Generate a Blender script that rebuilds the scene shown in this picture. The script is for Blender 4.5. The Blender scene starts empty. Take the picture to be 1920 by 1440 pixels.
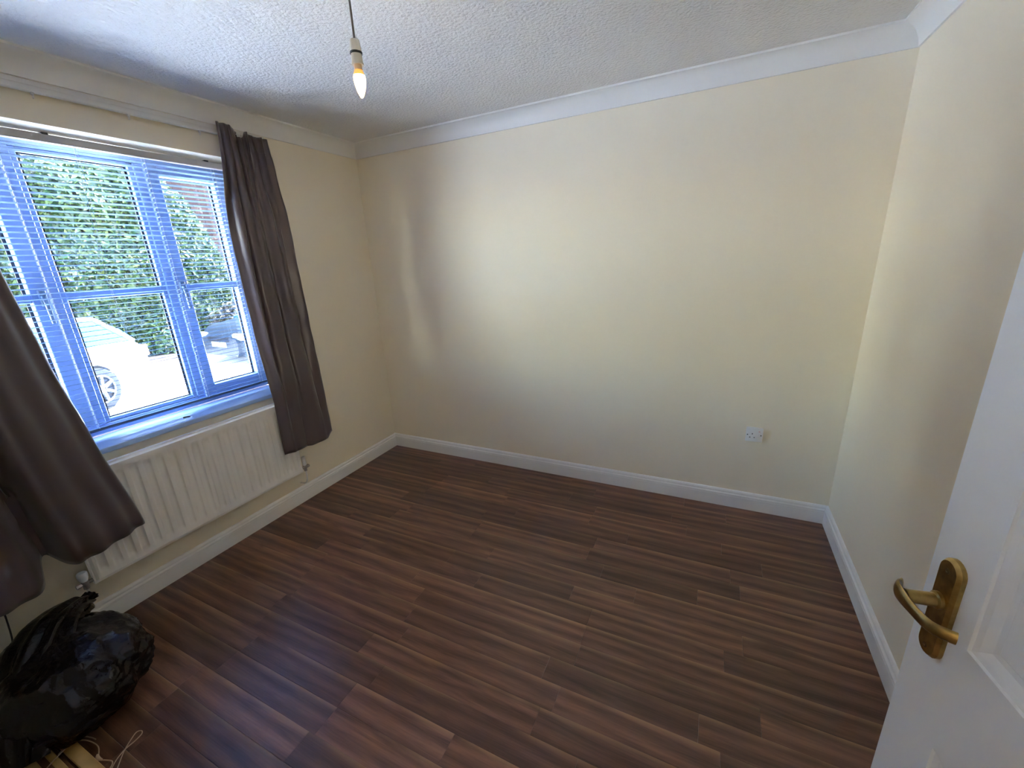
import bpy, bmesh, math, random
from mathutils import Vector, Matrix, noise

random.seed(7)
sc = bpy.context.scene
COL = sc.collection
PI = math.pi

# ------------------------------------------------------------------ camera, world, sun, exposure
cam_d = bpy.data.cameras.new('camera')
cam_d.sensor_width = 36.0
cam_d.lens = 14.497
cam_d.clip_start = 0.01
cam_d.clip_end = 300
cam = bpy.data.objects.new('camera', cam_d)
COL.objects.link(cam)
cam.location = (2.480, -2.6058, 1.5524)
cam.rotation_euler = (1.2764, 0.0491, 0.4435)
sc.camera = cam

world = bpy.data.worlds.new('sky')
sc.world = world
world.use_nodes = True
wn = world.node_tree
bg = wn.nodes['Background']
sky = wn.nodes.new('ShaderNodeTexSky')
sky.sky_type = 'NISHITA'
sky.sun_disc = False
sky.sun_elevation = math.radians(52)
sky.sun_rotation = math.radians(20)
sky.air_density = 1.3
wn.links.new(sky.outputs[0], bg.inputs[0])
bg.inputs[1].default_value = 1.5

sun_d = bpy.data.lights.new('sun', 'SUN')
sun_d.energy = 26.0
sun_d.angle = math.radians(0.6)
sun_d.color = (0.84, 0.93, 1.0)
sun = bpy.data.objects.new('sun', sun_d)
COL.objects.link(sun)
sun.rotation_euler = Vector((-0.02, -0.62, -1.0)).to_track_quat('-Z', 'Y').to_euler()

sc.view_settings.view_transform = 'Standard'
sc.view_settings.look = 'None'
sc.view_settings.gamma = 1.0
sc.view_settings.use_curve_mapping = False
sc.view_settings.exposure = 2.75
sc.cycles.use_denoising = True
sc.cycles.max_bounces = 14
sc.cycles.diffuse_bounces = 8
sc.cycles.transparent_max_bounces = 24
sc.cycles.sample_clamp_indirect = 8.0

# ------------------------------------------------------------------ room measures
W = 3.172          # window wall x=0 to right wall
D = 2.615          # back wall y=0 to front wall y=-D
H = 2.40
ZG = -0.40         # ground outside
WY0, WY1, WZ0, WZ1 = -2.31, -0.86, 0.816, 2.16   # window opening

# ------------------------------------------------------------------ helpers
def empty(name, loc=(0, 0, 0), rot=(0, 0, 0)):
    o = bpy.data.objects.new(name, None)
    o.empty_display_size = 0.05
    COL.objects.link(o)
    o.location = loc
    o.rotation_euler = rot
    return o

def tag(o, label=None, cat=None, group=None, kind=None):
    if label: o['label'] = label
    if cat: o['category'] = cat
    if group: o['group'] = group
    if kind: o['kind'] = kind
    return o

def obj(name, bm, mat, parent=None, loc=None, rot=None, smooth=False, recalc=True):
    if recalc:
        bmesh.ops.recalc_face_normals(bm, faces=bm.faces)
    me = bpy.data.meshes.new(name)
    bm.to_mesh(me)
    bm.free()
    return mobj(name, me, mat, parent, loc, rot, smooth)

def mobj(name, me, mat, parent=None, loc=None, rot=None, smooth=False):
    if mat is not None and len(me.materials) == 0:
        me.materials.append(mat)
    if smooth:
        for f in me.polygons: f.use_smooth = True
        try: me.set_sharp_from_angle(angle=math.radians(smooth if smooth is not True else 40))
        except Exception: pass
    o = bpy.data.objects.new(name, me)
    COL.objects.link(o)
    if parent: o.parent = parent
    if loc: o.location = loc
    if rot: o.rotation_euler = rot
    return o

def box(bm, x0, x1, y0, y1, z0, z1, bev=0.0, seg=1):
    r = bmesh.ops.create_cube(bm, size=1.0)
    vs = r['verts']
    for v in vs:
        v.co = Vector((x0 + (v.co.x + .5) * (x1 - x0), y0 + (v.co.y + .5) * (y1 - y0), z0 + (v.co.z + .5) * (z1 - z0)))
    if bev > 0:
        es = list({e for v in vs for e in v.link_edges})
        bmesh.ops.bevel(bm, geom=es, offset=bev, segments=seg, affect='EDGES', profile=.5)
    return bm

def B(*a, **k):
    bm = bmesh.new()
    return box(bm, *a, **k)

def tube(bm, pts, r, n=8, cap=True):
    pts = [Vector(p) for p in pts]
    rs = r if isinstance(r, (list, tuple)) else [r] * len(pts)
    rings = []
    ref = None
    for i, p in enumerate(pts):
        t = (pts[min(i + 1, len(pts) - 1)] - pts[max(i - 1, 0)]).normalized()
        if ref is None:
            ref = Vector((0, 0, 1)) if abs(t.z) < .9 else Vector((1, 0, 0))
        a = t.cross(ref).normalized()
        b = a.cross(t).normalized()
        ref = b
        rings.append([bm.verts.new(p + (a * math.cos(2 * PI * k / n) + b * math.sin(2 * PI * k / n)) * rs[i]) for k in range(n)])
    for i in range(len(rings) - 1):
        for k in range(n):
            bm.faces.new((rings[i][k], rings[i][(k + 1) % n], rings[i + 1][(k + 1) % n], rings[i + 1][k]))
    if cap:
        bm.faces.new(rings[0][::-1]); bm.faces.new(rings[-1])
    return bm

def lathe(bm, prof, n=24, axis='z', at=(0, 0, 0)):
    at = Vector(at)
    rings = []
    for r, h in prof:
        ring = []
        for k in range(n):
            a = 2 * PI * k / n
            c, s = max(r, 1e-5) * math.cos(a), max(r, 1e-5) * math.sin(a)
            v = {'z': (c, s, h), 'x': (h, c, s), 'y': (c, h, s)}[axis]
            ring.append(bm.verts.new(at + Vector(v)))
        rings.append(ring)
    for i in range(len(rings) - 1):
        for k in range(n):
            bm.faces.new((rings[i][k], rings[i][(k + 1) % n], rings[i + 1][(k + 1) % n], rings[i + 1][k]))
    bm.faces.new(rings[0][::-1]); bm.faces.new(rings[-1])
    return bm

def smoothpath(pts, per=8):
    pts = [Vector(p) for p in pts]
    out = []
    for i in range(len(pts) - 1):
        p0, p1, p2, p3 = pts[max(i - 1, 0)], pts[i], pts[i + 1], pts[min(i + 2, len(pts) - 1)]
        for k in range(per):
            t = k / per
            out.append(.5 * ((2 * p1) + (-p0 + p2) * t + (2 * p0 - 5 * p1 + 4 * p2 - p3) * t * t + (-p0 + 3 * p1 - 3 * p2 + p3) * t ** 3))
    out.append(pts[-1])
    return out

def lerp_table(tab, x):
    if x <= tab[0][0]: return tab[0][1]
    for (a, b), (c, d) in zip(tab, tab[1:]):
        if x <= c:
            t = (x - a) / (c - a)
            t = t * t * (3 - 2 * t) * .5 + t * .5
            return b + (d - b) * t
    return tab[-1][1]

# ------------------------------------------------------------------ materials
def nt(name):
    m = bpy.data.materials.new(name)
    m.use_nodes = True
    t = m.node_tree
    return m, t, t.nodes['Principled BSDF']

def mat(name, col, rough=.5, metal=0.0, spec=.5, bump=None, vary=None, coat=0.0, sheen=0.0):
    """principled; bump=(scale, distance, strength), vary=(scale, amount)"""
    m, t, p = nt(name)
    p.inputs['Base Color'].default_value = (*col, 1)
    p.inputs['Roughness'].default_value = rough
    p.inputs['Metallic'].default_value = metal
    p.inputs['Specular IOR Level'].default_value = spec
    p.inputs['Coat Weight'].default_value = coat
    p.inputs['Sheen Weight'].default_value = sheen
    tc = t.nodes.new('ShaderNodeTexCoord')
    if bump:
        n = t.nodes.new('ShaderNodeTexNoise'); n.inputs['Scale'].default_value = bump[0]; n.inputs['Detail'].default_value = 3
        b = t.nodes.new('ShaderNodeBump'); b.inputs['Distance'].default_value = bump[1]; b.inputs['Strength'].default_value = bump[2]
        t.links.new(tc.outputs['Object'], n.inputs['Vector']); t.links.new(n.outputs[0], b.inputs['Height']); t.links.new(b.outputs[0], p.inputs['Normal'])
    if vary:
        n2 = t.nodes.new('ShaderNodeTexNoise'); n2.inputs['Scale'].default_value = vary[0]; n2.inputs['Detail'].default_value = 4
        r = t.nodes.new('ShaderNodeValToRGB')
        a = vary[1]
        r.color_ramp.elements[0].position = .3; r.color_ramp.elements[1].position = .7
        r.color_ramp.elements[0].color = (*[c * (1 - a) for c in col], 1)
        r.color_ramp.elements[1].color = (*[min(1, c * (1 + a)) for c in col], 1)
        t.links.new(tc.outputs['Object'], n2.inputs['Vector']); t.links.new(n2.outputs[0], r.inputs[0]); t.links.new(r.outputs[0], p.inputs['Base Color'])
    return m

M = {}
M['wall'] = mat('cream_wall_paint', (.83, .755, .60), .6, spec=.35, bump=(220, .0006, .35), vary=(1.1, .02))
M['white_gloss'] = mat('white_gloss_paint', (.80, .79, .77), .28, bump=(30, .0004, .2))
M['coving'] = mat('white_matt_paint', (.78, .77, .74), .6)
M['door'] = mat('white_door_paint', (.85, .89, .92), .35, bump=(60, .0004, .25))
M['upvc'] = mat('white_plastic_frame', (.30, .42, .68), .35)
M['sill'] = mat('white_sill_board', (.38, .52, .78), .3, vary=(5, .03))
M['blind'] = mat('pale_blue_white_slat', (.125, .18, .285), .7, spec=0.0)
M['headrail'] = mat('grey_headrail', (.50, .49, .50), .45)
M['cord_white'] = mat('white_cord', (.75, .8, .88), .7)
M['gasket'] = mat('black_gasket', (.015, .017, .02), .5)
M['dark_handle'] = mat('grey_blue_handle', (.14, .21, .32), .35)
M['radiator'] = mat('radiator_enamel', (.86, .83, .78), .3)
M['chrome'] = mat('tarnished_chrome', (.45, .42, .40), .3, 1.0)
M['white_plastic'] = mat('white_plastic', (.80, .80, .80), .35)
M['socket_hole'] = mat('socket_hole', (.01, .01, .012), .6)
M['red_mark'] = mat('red_switch_mark', (.6, .05, .04), .5)
M['rail'] = mat('white_curtain_track', (.66, .64, .60), .4)
M['curtain'] = mat('brown_satin_cloth', (.080, .054, .056), .31, spec=.6, bump=(900, .0003, .3), sheen=.25)
M['brass'] = mat('aged_brass', (.43, .30, .11), .30, 1.0, bump=(60, .0006, .2), vary=(38, .45))
M['brass_dark'] = mat('brass_screw', (.22, .15, .07), .45, 1.0)
M['bag'] = mat('black_bin_liner', (.004, .004, .006), .22, spec=.34, bump=(42, .005, .6))
M['label_orange'] = mat('orange_print', (.55, .16, .06), .5)
M['pine'] = mat('pine_batten', (.62, .40, .16), .55, vary=(9, .18))
M['twine'] = mat('beige_twine', (.50, .36, .26), .8)
M['cable'] = mat('black_cable', (.012, .012, .014), .4)
M['holder'] = mat('white_lampholder', (.72, .66, .54), .4)
M['holder_dark'] = mat('dark_ring', (.035, .045, .04), .5)
M['flex'] = mat('grey_flex', (.22, .20, .17), .5)
M['cap'] = mat('lamp_cap_plastic', (.85, .62, .38), .4)
M['hall'] = mat('hall_wall_paint', (.74, .73, .70), .6)
M['core'] = mat('dark_underlay', (.012, .010, .009), .8)
M['render_ext'] = mat('outer_brickwork', (.30, .17, .12), .85)

# ceiling with stippled plaster
def ceiling_mat():
    m, t, p = nt('stippled_ceiling_plaster')
    p.inputs['Base Color'].default_value = (.74, .73, .70, 1)
    p.inputs['Roughness'].default_value = .75
    p.inputs['Specular IOR Level'].default_value = .3
    tc = t.nodes.new('ShaderNodeTexCoord')
    mp = t.nodes.new('ShaderNodeMapping'); mp.inputs['Scale'].default_value = (1.0, 1.0, 1.0)
    n1 = t.nodes.new('ShaderNodeTexNoise'); n1.inputs['Scale'].default_value = 85; n1.inputs['Detail'].default_value = 3; n1.inputs['Roughness'].default_value = .6
    v = t.nodes.new('ShaderNodeTexVoronoi'); v.inputs['Scale'].default_value = 70
    ad = t.nodes.new('ShaderNodeMath'); ad.operation = 'SUBTRACT'
    b = t.nodes.new('ShaderNodeBump'); b.inputs['Distance'].default_value = .006; b.inputs['Strength'].default_value = .9
    t.links.new(tc.outputs['Object'], mp.inputs[0])
    t.links.new(mp.outputs[0], n1.inputs['Vector']); t.links.new(mp.outputs[0], v.inputs['Vector'])
    t.links.new(n1.outputs[0], ad.inputs[0]); 
    mu = t.nodes.new('ShaderNodeMath'); mu.operation = 'MULTIPLY'; mu.inputs[1].default_value = .45
    t.links.new(v.outputs['Distance'], mu.inputs[0]); t.links.new(mu.outputs[0], ad.inputs[1])
    t.links.new(ad.outputs[0], b.inputs['Height']); t.links.new(b.outputs[0], p.inputs['Normal'])
    return m
M['ceiling'] = ceiling_mat()

# walnut laminate: grain along x, one tint per plank
def wood_mat():
    m, t, p = nt('walnut_laminate')
    N, L = t.nodes.new, t.links.new
    tc = N('ShaderNodeTexCoord'); oi = N('ShaderNodeObjectInfo')
    off = N('ShaderNodeVectorMath'); off.operation = 'SCALE'; off.inputs[0].default_value = (37, 19, 53)
    L(oi.outputs['Random'], off.inputs['Scale'])
    add = N('ShaderNodeVectorMath'); add.operation = 'ADD'
    L(tc.outputs['Object'], add.inputs[0]); L(off.outputs[0], add.inputs[1])
    m1 = N('ShaderNodeMapping'); m1.inputs['Scale'].default_value = (1.6, 16, 1)
    L(add.outputs[0], m1.inputs[0])
    n1 = N('ShaderNodeTexNoise'); n1.inputs['Scale'].default_value = 1.6; n1.inputs['Detail'].default_value = 5; n1.inputs['Distortion'].default_value = 1.3
    L(m1.outputs[0], n1.inputs['Vector'])
    m2 = N('ShaderNodeMapping'); m2.inputs['Scale'].default_value = (7, 170, 1)
    L(add.outputs[0], m2.inputs[0])
    n2 = N('ShaderNodeTexNoise'); n2.inputs['Scale'].default_value = 1.5; n2.inputs['Detail'].default_value = 4
    L(m2.outputs[0], n2.inputs['Vector'])
    w = N('ShaderNodeTexWave'); w.wave_type = 'BANDS'; w.bands_direction = 'Y'; w.inputs['Scale'].default_value = 1.0; w.inputs['Distortion'].default_value = 7; w.inputs['Detail'].default_value = 3; w.inputs['Detail Scale'].default_value = 1.0
    m3 = N('ShaderNodeMapping'); m3.inputs['Scale'].default_value = (.8, 5.5, 1)
    L(add.outputs[0], m3.inputs[0]); L(m3.outputs[0], w.inputs['Vector'])
    r1 = N('ShaderNodeValToRGB')
    e = r1.color_ramp.elements
    e[0].position = .31; e[0].color = (.068, .030, .0195, 1)
    e[1].position = .71; e[1].color = (.225, .106, .066, 1)
    k = e.new(.5); k.color = (.138, .063, .040, 1)
    mix = N('ShaderNodeMix'); mix.data_type = 'FLOAT'; mix.inputs[0].default_value = .26
    L(n1.outputs[0], mix.inputs[2]); L(w.outputs['Fac'], mix.inputs[3])
    mix2 = N('ShaderNodeMix'); mix2.data_type = 'FLOAT'; mix2.inputs[0].default_value = .30
    L(mix.outputs[0], mix2.inputs[2]); L(n2.outputs[0], mix2.inputs[3])
    L(mix2.outputs[0], r1.inputs[0])
    # sapwood streak printed along one long edge of some planks
    sep = N('ShaderNodeSeparateXYZ'); L(tc.outputs['Object'], sep.inputs[0])
    mr = N('ShaderNodeMapRange'); mr.inputs['From Min'].default_value = .018; mr.inputs['From Max'].default_value = .050; L(sep.outputs['Y'], mr.inputs['Value'])
    pw = N('ShaderNodeMath'); pw.operation = 'POWER'; pw.inputs[1].default_value = 2.2; L(mr.outputs[0], pw.inputs[0])
    m4 = N('ShaderNodeMapping'); m4.inputs['Scale'].default_value = (2.2, 6, 1); L(add.outputs[0], m4.inputs[0])
    n4 = N('ShaderNodeTexNoise'); n4.inputs['Scale'].default_value = 1.4; L(m4.outputs[0], n4.inputs['Vector'])
    mr4 = N('ShaderNodeMapRange'); mr4.inputs['From Min'].default_value = .36; mr4.inputs['From Max'].default_value = .52; L(n4.outputs[0], mr4.inputs['Value'])
    ml = N('ShaderNodeMath'); ml.operation = 'MULTIPLY'; L(pw.outputs[0], ml.inputs[0]); L(mr4.outputs[0], ml.inputs[1])
    ml2 = N('ShaderNodeMath'); ml2.operation = 'MULTIPLY'; ml2.inputs[1].default_value = .7; L(ml.outputs[0], ml2.inputs[0])
    mc = N('ShaderNodeMix'); mc.data_type = 'RGBA'; L(ml2.outputs[0], mc.inputs[0]); L(r1.outputs[0], mc.inputs[6]); mc.inputs[7].default_value = (.36, .205, .11, 1)
    # tint per plank
    rr = N('ShaderNodeMapRange'); rr.inputs['To Min'].default_value = .74; rr.inputs['To Max'].default_value = 1.36; L(oi.outputs['Random'], rr.inputs['Value'])
    hs = N('ShaderNodeHueSaturation'); L(mc.outputs[2], hs.inputs['Color']); L(rr.outputs[0], hs.inputs['Value'])
    L(hs.outputs[0], p.inputs['Base Color'])
    p.inputs['Roughness'].default_value = .29
    p.inputs['Specular IOR Level'].default_value = .5
    bp = N('ShaderNodeBump'); bp.inputs['Distance'].default_value = .0006; bp.inputs['Strength'].default_value = .25
    L(n2.outputs[0], bp.inputs['Height']); L(bp.outputs[0], p.inputs['Normal'])
    return m
M['wood'] = wood_mat()

def glass_mat(name, tint=(1, 1, 1), refl=.06):
    m = bpy.data.materials.new(name); m.use_nodes = True
    t = m.node_tree; t.nodes.clear()
    o = t.nodes.new('ShaderNodeOutputMaterial'); tr = t.nodes.new('ShaderNodeBsdfTransparent'); gl = t.nodes.new('ShaderNodeBsdfGlossy'); mx = t.nodes.new('ShaderNodeMixShader')
    tr.inputs[0].default_value = (*tint, 1); gl.inputs['Roughness'].default_value = .02
    mx.inputs[0].default_value = refl
    t.links.new(tr.outputs[0], mx.inputs[1]); t.links.new(gl.outputs[0], mx.inputs[2]); t.links.new(mx.outputs[0], o.inputs[0])
    return m
M['pane'] = glass_mat('window_glass')

def bulb_mat():
    m, t, p = nt('frosted_lit_bulb')
    p.inputs['Base Color'].default_value = (.9, .7, .4, 1)
    p.inputs['Roughness'].default_value = .4
    p.inputs['Emission Color'].default_value = (1.0, .62, .22, 1)
    p.inputs['Emission Strength'].default_value = 15
    return m
M['bulb'] = bulb_mat()
def bulb_neck_mat():
    m, t, p = nt('frosted_bulb_neck')
    p.inputs['Base Color'].default_value = (.9, .55, .2, 1)
    p.inputs['Roughness'].default_value = .4
    p.inputs['Emission Color'].default_value = (1.0, .36, .04, 1)
    p.inputs['Emission Strength'].default_value = .16
    return m
M['bulb_neck'] = bulb_neck_mat()

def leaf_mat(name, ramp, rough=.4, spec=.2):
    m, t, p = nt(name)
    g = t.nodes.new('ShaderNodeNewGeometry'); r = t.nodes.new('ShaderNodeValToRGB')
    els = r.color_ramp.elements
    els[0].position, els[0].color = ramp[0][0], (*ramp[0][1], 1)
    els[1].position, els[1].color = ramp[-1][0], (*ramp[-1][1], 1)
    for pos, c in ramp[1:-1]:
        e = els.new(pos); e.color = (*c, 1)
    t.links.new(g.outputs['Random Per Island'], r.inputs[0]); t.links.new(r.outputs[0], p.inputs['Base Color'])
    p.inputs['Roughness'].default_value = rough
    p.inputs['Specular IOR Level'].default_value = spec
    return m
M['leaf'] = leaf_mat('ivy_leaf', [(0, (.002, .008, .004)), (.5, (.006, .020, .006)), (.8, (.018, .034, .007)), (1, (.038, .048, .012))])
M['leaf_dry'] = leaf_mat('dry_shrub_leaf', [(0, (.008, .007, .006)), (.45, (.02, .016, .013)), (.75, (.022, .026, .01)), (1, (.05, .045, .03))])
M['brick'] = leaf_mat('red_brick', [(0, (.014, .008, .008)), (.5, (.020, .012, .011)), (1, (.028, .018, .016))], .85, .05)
M['mortar'] = mat('mortar', (.035, .03, .03), .9, spec=.05)
M['paving'] = mat('pale_paving', (.60, .63, .68), .85, vary=(2.5, .06))
M['soil'] = mat('bark_soil', (.03, .02, .016), .95, vary=(14, .5), bump=(20, .03, .6))
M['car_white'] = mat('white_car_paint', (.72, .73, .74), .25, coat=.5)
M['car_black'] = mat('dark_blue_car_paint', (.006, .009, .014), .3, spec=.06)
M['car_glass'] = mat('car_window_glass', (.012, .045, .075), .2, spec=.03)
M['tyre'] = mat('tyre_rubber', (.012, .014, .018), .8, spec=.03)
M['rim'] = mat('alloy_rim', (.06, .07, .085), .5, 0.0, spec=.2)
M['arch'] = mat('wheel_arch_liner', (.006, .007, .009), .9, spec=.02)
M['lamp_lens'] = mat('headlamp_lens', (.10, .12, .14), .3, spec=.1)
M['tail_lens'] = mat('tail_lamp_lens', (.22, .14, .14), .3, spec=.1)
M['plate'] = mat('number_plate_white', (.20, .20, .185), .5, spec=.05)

# ------------------------------------------------------------------ room shell
def struct(o):
    o['kind'] = 'structure'
    return o

# floor and its planks
floor = struct(obj('floor', B(-.02, W + .02, -D - .02, .02, -.06, -.010), M['core']))
known = {0: [2.418], 1: [1.348], 3: [.769, 1.914], 4: [2.63], 5: [1.454, 2.811], 6: [.635, 1.993], 7: [2.706], 8: [1.30, 2.080, 2.527],
         9: [.45, 1.484], 10: [2.704], 11: [.765, 2.097, 2.635], 12: [1.20, 2.096], 13: [.62, 2.100, 2.744], 14: [1.327], 15: [.697, 2.08, 2.62],
         16: [1.25, 2.038], 17: [.696, 1.401], 18: [1.349, 1.80], 19: [.763, 1.35, 2.05], 20: [.695, 1.323], 2: [.60, 1.10, 1.72, 2.36]}
def plank_mesh(L, wd, th=.010):
    bm = bmesh.new()
    c = .0012
    hx, hy = L / 2 - .0002, wd / 2 - .0002
    lo = [bm.verts.new((sx * hx, sy * hy, -th)) for sx, sy in ((-1, -1), (1, -1), (1, 1), (-1, 1))]
    mi = [bm.verts.new((sx * hx, sy * hy, -c * .45)) for sx, sy in ((-1, -1), (1, -1), (1, 1), (-1, 1))]
    hi = [bm.verts.new((sx * (hx - c), sy * (hy - c), 0)) for sx, sy in ((-1, -1), (1, -1), (1, 1), (-1, 1))]
    for a, b in ((lo, mi), (mi, hi)):
        for k in range(4):
            bm.faces.new((a[k], a[(k + 1) % 4], b[(k + 1) % 4], b[k]))
    bm.faces.new(hi)
    me = bpy.data.meshes.new('plank')
    bm.to_mesh(me); bm.free()
    me.materials.append(M['wood'])
    return me
row = 0
y_top = 0.0
while y_top > -D:
    y_bot = max(-(.012 + .1 * (row + 1)), -D)
    js = sorted(known.get(row, []))
    cuts = [0.0] + js + [W]
    full = [0.0]
    for a, b in zip(cuts, cuts[1:]):
        n = max(1, round((b - a) / .72))
        if n > 1 and (b - a) < 1.05: n = 1
        rnd = random.Random(row * 31 + int(a * 100))
        for k in range(1, n):
            full.append(a + (b - a) * k / n + rnd.uniform(-.1, .1))
        full.append(b)
    for a, b in zip(full, full[1:]):
        me = plank_mesh(b - a, y_top - y_bot)
        o = mobj('plank', me, None, floor, ((a + b) / 2, (y_top + y_bot) / 2, 0))
    y_top = y_bot
    row += 1

# walls
def wall_with_hole(x0, x1, ya, yb, za, zb, hy0, hy1, hz0, hz1):
    bm = bmesh.new()
    box(bm, x0, x1, ya, hy0, za, zb)
    box(bm, x0, x1, hy1, yb, za, zb)
    box(bm, x0, x1, hy0, hy1, za, hz0)
    box(bm, x0, x1, hy0, hy1, hz1, zb)
    bmesh.ops.remove_doubles(bm, verts=bm.verts, dist=1e-5)
    return bm
struct(obj('wall_left', wall_with_hole(-.30, 0, -D - .10, .12, -.06, H + .1, WY0, WY1, WZ0 - .03, WZ1), M['wall']))
struct(obj('wall_back', B(0, W, 0, .12, -.06, H + .1), M['wall']))
struct(obj('wall_right', B(W, W + .12, -D - .10, .12, -.06, H + .1), M['wall']))
DX0, DX1, DZ = 2.19, 2.975, 2.02
bm = bmesh.new()
box(bm, 0, DX0, -D - .10, -D, -.06, H + .1)
box(bm, DX1, W, -D - .10, -D, -.06, H + .1)
box(bm, DX0, DX1, -D - .10, -D, DZ, H + .1)
struct(obj('wall_front', bm, M['wall']))
struct(obj('ceiling', B(-.01, W + .01, -D - .01, .01, H, H + .12), M['ceiling']))

# hall behind the doorway
struct(obj('floor_hall', B(1.2, W + .5, -D - 1.5, -D - .02, -.06, 0), M['wood']))
struct(obj('ceiling_hall', B(1.2, W + .5, -D - 1.5, -D - .10, H, H + .1), M['coving']))
struct(obj('wall_hall_far', B(1.2, W + .5, -D - 1.6, -D - 1.5, -.06, H + .1), M['hall']))
struct(obj('wall_hall_left', B(1.1, 1.2, -D - 1.5, -D - .10, -.06, H + .1), M['hall']))
struct(obj('wall_hall_right', B(W + .5, W + .6, -D - 1.6, -D - .0, -.06, H + .1), M['hall']))
struct(obj('wall_hall_side', B(W + .12, W + .5, -D - .10, -D + .02, -.06, H + .1), M['hall']))

# fill light added in the hall, shaped as a globe lamp, never in view
hl = tag(empty('hall_fill_lamp', (W + .5, -3.45, 1.70)), 'unseen opal globe lamp added in the hall as fill light for the room', 'lamp')
obj('wall_plate', lathe(bmesh.new(), [(.05, -.001), (.05, -.014), (.03, -.022)], 24, 'x'), M['white_plastic'], hl, smooth=40)
obj('arm', tube(bmesh.new(), [(-.018, 0, 0), (-.10, 0, -.01), (-.15, 0, .02)], .008, 8), M['white_plastic'], hl, smooth=40)
m_, t_, p_ = nt('fill_lamp_globe')
p_.inputs['Base Color'].default_value = (.9, .85, .75, 1)
p_.inputs['Emission Color'].default_value = (1.0, .88, .70, 1)
p_.inputs['Emission Strength'].default_value = 7
bm = bmesh.new()
bmesh.ops.create_uvsphere(bm, u_segments=24, v_segments=16, radius=.11)
for v in bm.verts: v.co += Vector((-.19, 0, .12))
obj('globe', bm, m_, hl, smooth=True)

# coving: profile (distance from wall, distance below ceiling)
CV = .0854
r_ = CV - .009
cov = [(0.0, CV), (.0085, CV)] + [(CV - r_ * math.cos(t * PI / 16), CV - r_ * math.sin(t * PI / 16)) for t in range(0, 9)] + [(CV, 0.0), (0, 0)]
sk = [(0, 0), (.018, 0), (.018, .074), (.0168, .0755), (.0168, .078), (.018, .0795), (.018, .086), (.0165, .0885), (.0125, .091), (.0110, .0935), (.0112, .0965), (.0128, .098), (.0125, .102), (.0105, .107), (.0065, .1115), (0, .1127)]
def sweep(prof, axis, fixed, inward, a0, a1, m0, m1, zf):
    """profile (d, z) swept along one wall; m0/m1 mitre factor at the ends"""
    bm = bmesh.new()
    rings = []
    for a, m in ((a0, m0), (a1, m1)):
        ring = []
        for d, z in prof:
            p = a + m * d
            q = fixed + inward * d
            ring.append(bm.verts.new((p, q, zf(z)) if axis == 'x' else (q, p, zf(z))))
        rings.append(ring)
    n = len(prof)
    for k in range(n):
        bm.faces.new((rings[0][k], rings[0][(k + 1) % n], rings[1][(k + 1) % n], rings[1][k]))
    bm.faces.new(rings[0]); bm.faces.new(rings[1][::-1])
    return bm
zc = lambda z: H - z
zs = lambda z: z
struct(obj('trim_1', sweep(cov, 'y', 0, 1, -D, 0, 1, -1, zc), M['coving'], smooth=30))
struct(obj('trim_2', sweep(cov, 'x', 0, -1, 0, W, 1, -1, zc), M['coving'], smooth=30))
struct(obj('trim_3', sweep(cov, 'y', W, -1, -D, 0, 1, -1, zc), M['coving'], smooth=30))
struct(obj('trim_4', sweep(cov, 'x', -D, 1, 0, W, 1, -1, zc), M['coving'], smooth=30))
struct(obj('baseboard_left', sweep(sk, 'y', 0, 1, -D, 0, 1, -1, zs), M['white_gloss'], smooth=30))
struct(obj('baseboard_back', sweep(sk, 'x', 0, -1, 0, W, 1, -1, zs), M['white_gloss'], smooth=30))
struct(obj('baseboard_right', sweep(sk, 'y', W, -1, -D, 0, 1, -1, zs), M['white_gloss'], smooth=30))
struct(obj('baseboard_front', sweep(sk, 'x', -D, 1, 0, DX0 - .06, 1, 0, zs), M['white_gloss'], smooth=30))
# door lining and architrave
bm = bmesh.new()
for x0, x1 in ((DX0 - .06, DX0 + .004), (DX1 - .004, DX1 + .06)):
    box(bm, x0, x1, -D, -D + .016, 0, DZ + .06, .004)
box(bm, DX0 + .004, DX1 - .004, -D, -D + .016, DZ - .004, DZ + .06, .004)
for x0, x1 in ((DX0, DX0 + .022), (DX1 - .022, DX1)):
    box(bm, x0, x1, -D - .10, -D, 0, DZ)
box(bm, DX0 + .022, DX1 - .022, -D - .10, -D, DZ - .022, DZ)
struct(obj('trim_5', bm, M['white_gloss']))

# ------------------------------------------------------------------ door (hinged on the front wall, standing open)
door_loc = Vector((2.834, -1.822, 0.006))
th_d = math.radians(-80.5)
# local: +X from latch edge to hinge edge, -Y ... face seen by the window side
DW, DH, DT = .800, 1.981, .035
def door_face(bm, ysurf, sgn):
    """moulded face in the local XZ plane at y=ysurf; recess goes towards sgn"""
    xs = [0, .103, .103 + .228, .103 + .228 + .1, DW - .103, DW]
    zsn = [0, .20, .775, .975, 1.50, 1.60, DH - .115, DH]
    panels = {(1, 1), (3, 1), (1, 3), (3, 3), (1, 5), (3, 5)}
    def V(x, d, z): return bm.verts.new((x, ysurf + sgn * d, z))
    for i in range(5):
        for j in range(7):
            x0, x1, z0, z1 = xs[i], xs[i + 1], zsn[j], zsn[j + 1]
            if (i, j) not in panels:
                bm.faces.new((V(x0, 0, z0), V(x1, 0, z0), V(x1, 0, z1), V(x0, 0, z1)))
                continue
            steps = [(0, 0), (.002, .0035), (.010, .0055), (.022, .0105), (.030, .0115), (.034, .0085), (.038, .0085)]
            prev = None
            for ins, d in steps:
                ring = [V(x0 + ins, d, z0 + ins), V(x1 - ins, d, z0 + ins), V(x1 - ins, d, z1 - ins), V(x0 + ins, d, z1 - ins)]
                if prev:
                    for k in range(4):
                        bm.faces.new((prev[k], prev[(k + 1) % 4], ring[(k + 1) % 4], ring[k]))
                prev = ring
            bm.faces.new(prev)
bm = bmesh.new()
door_face(bm, 0, 1)
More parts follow.
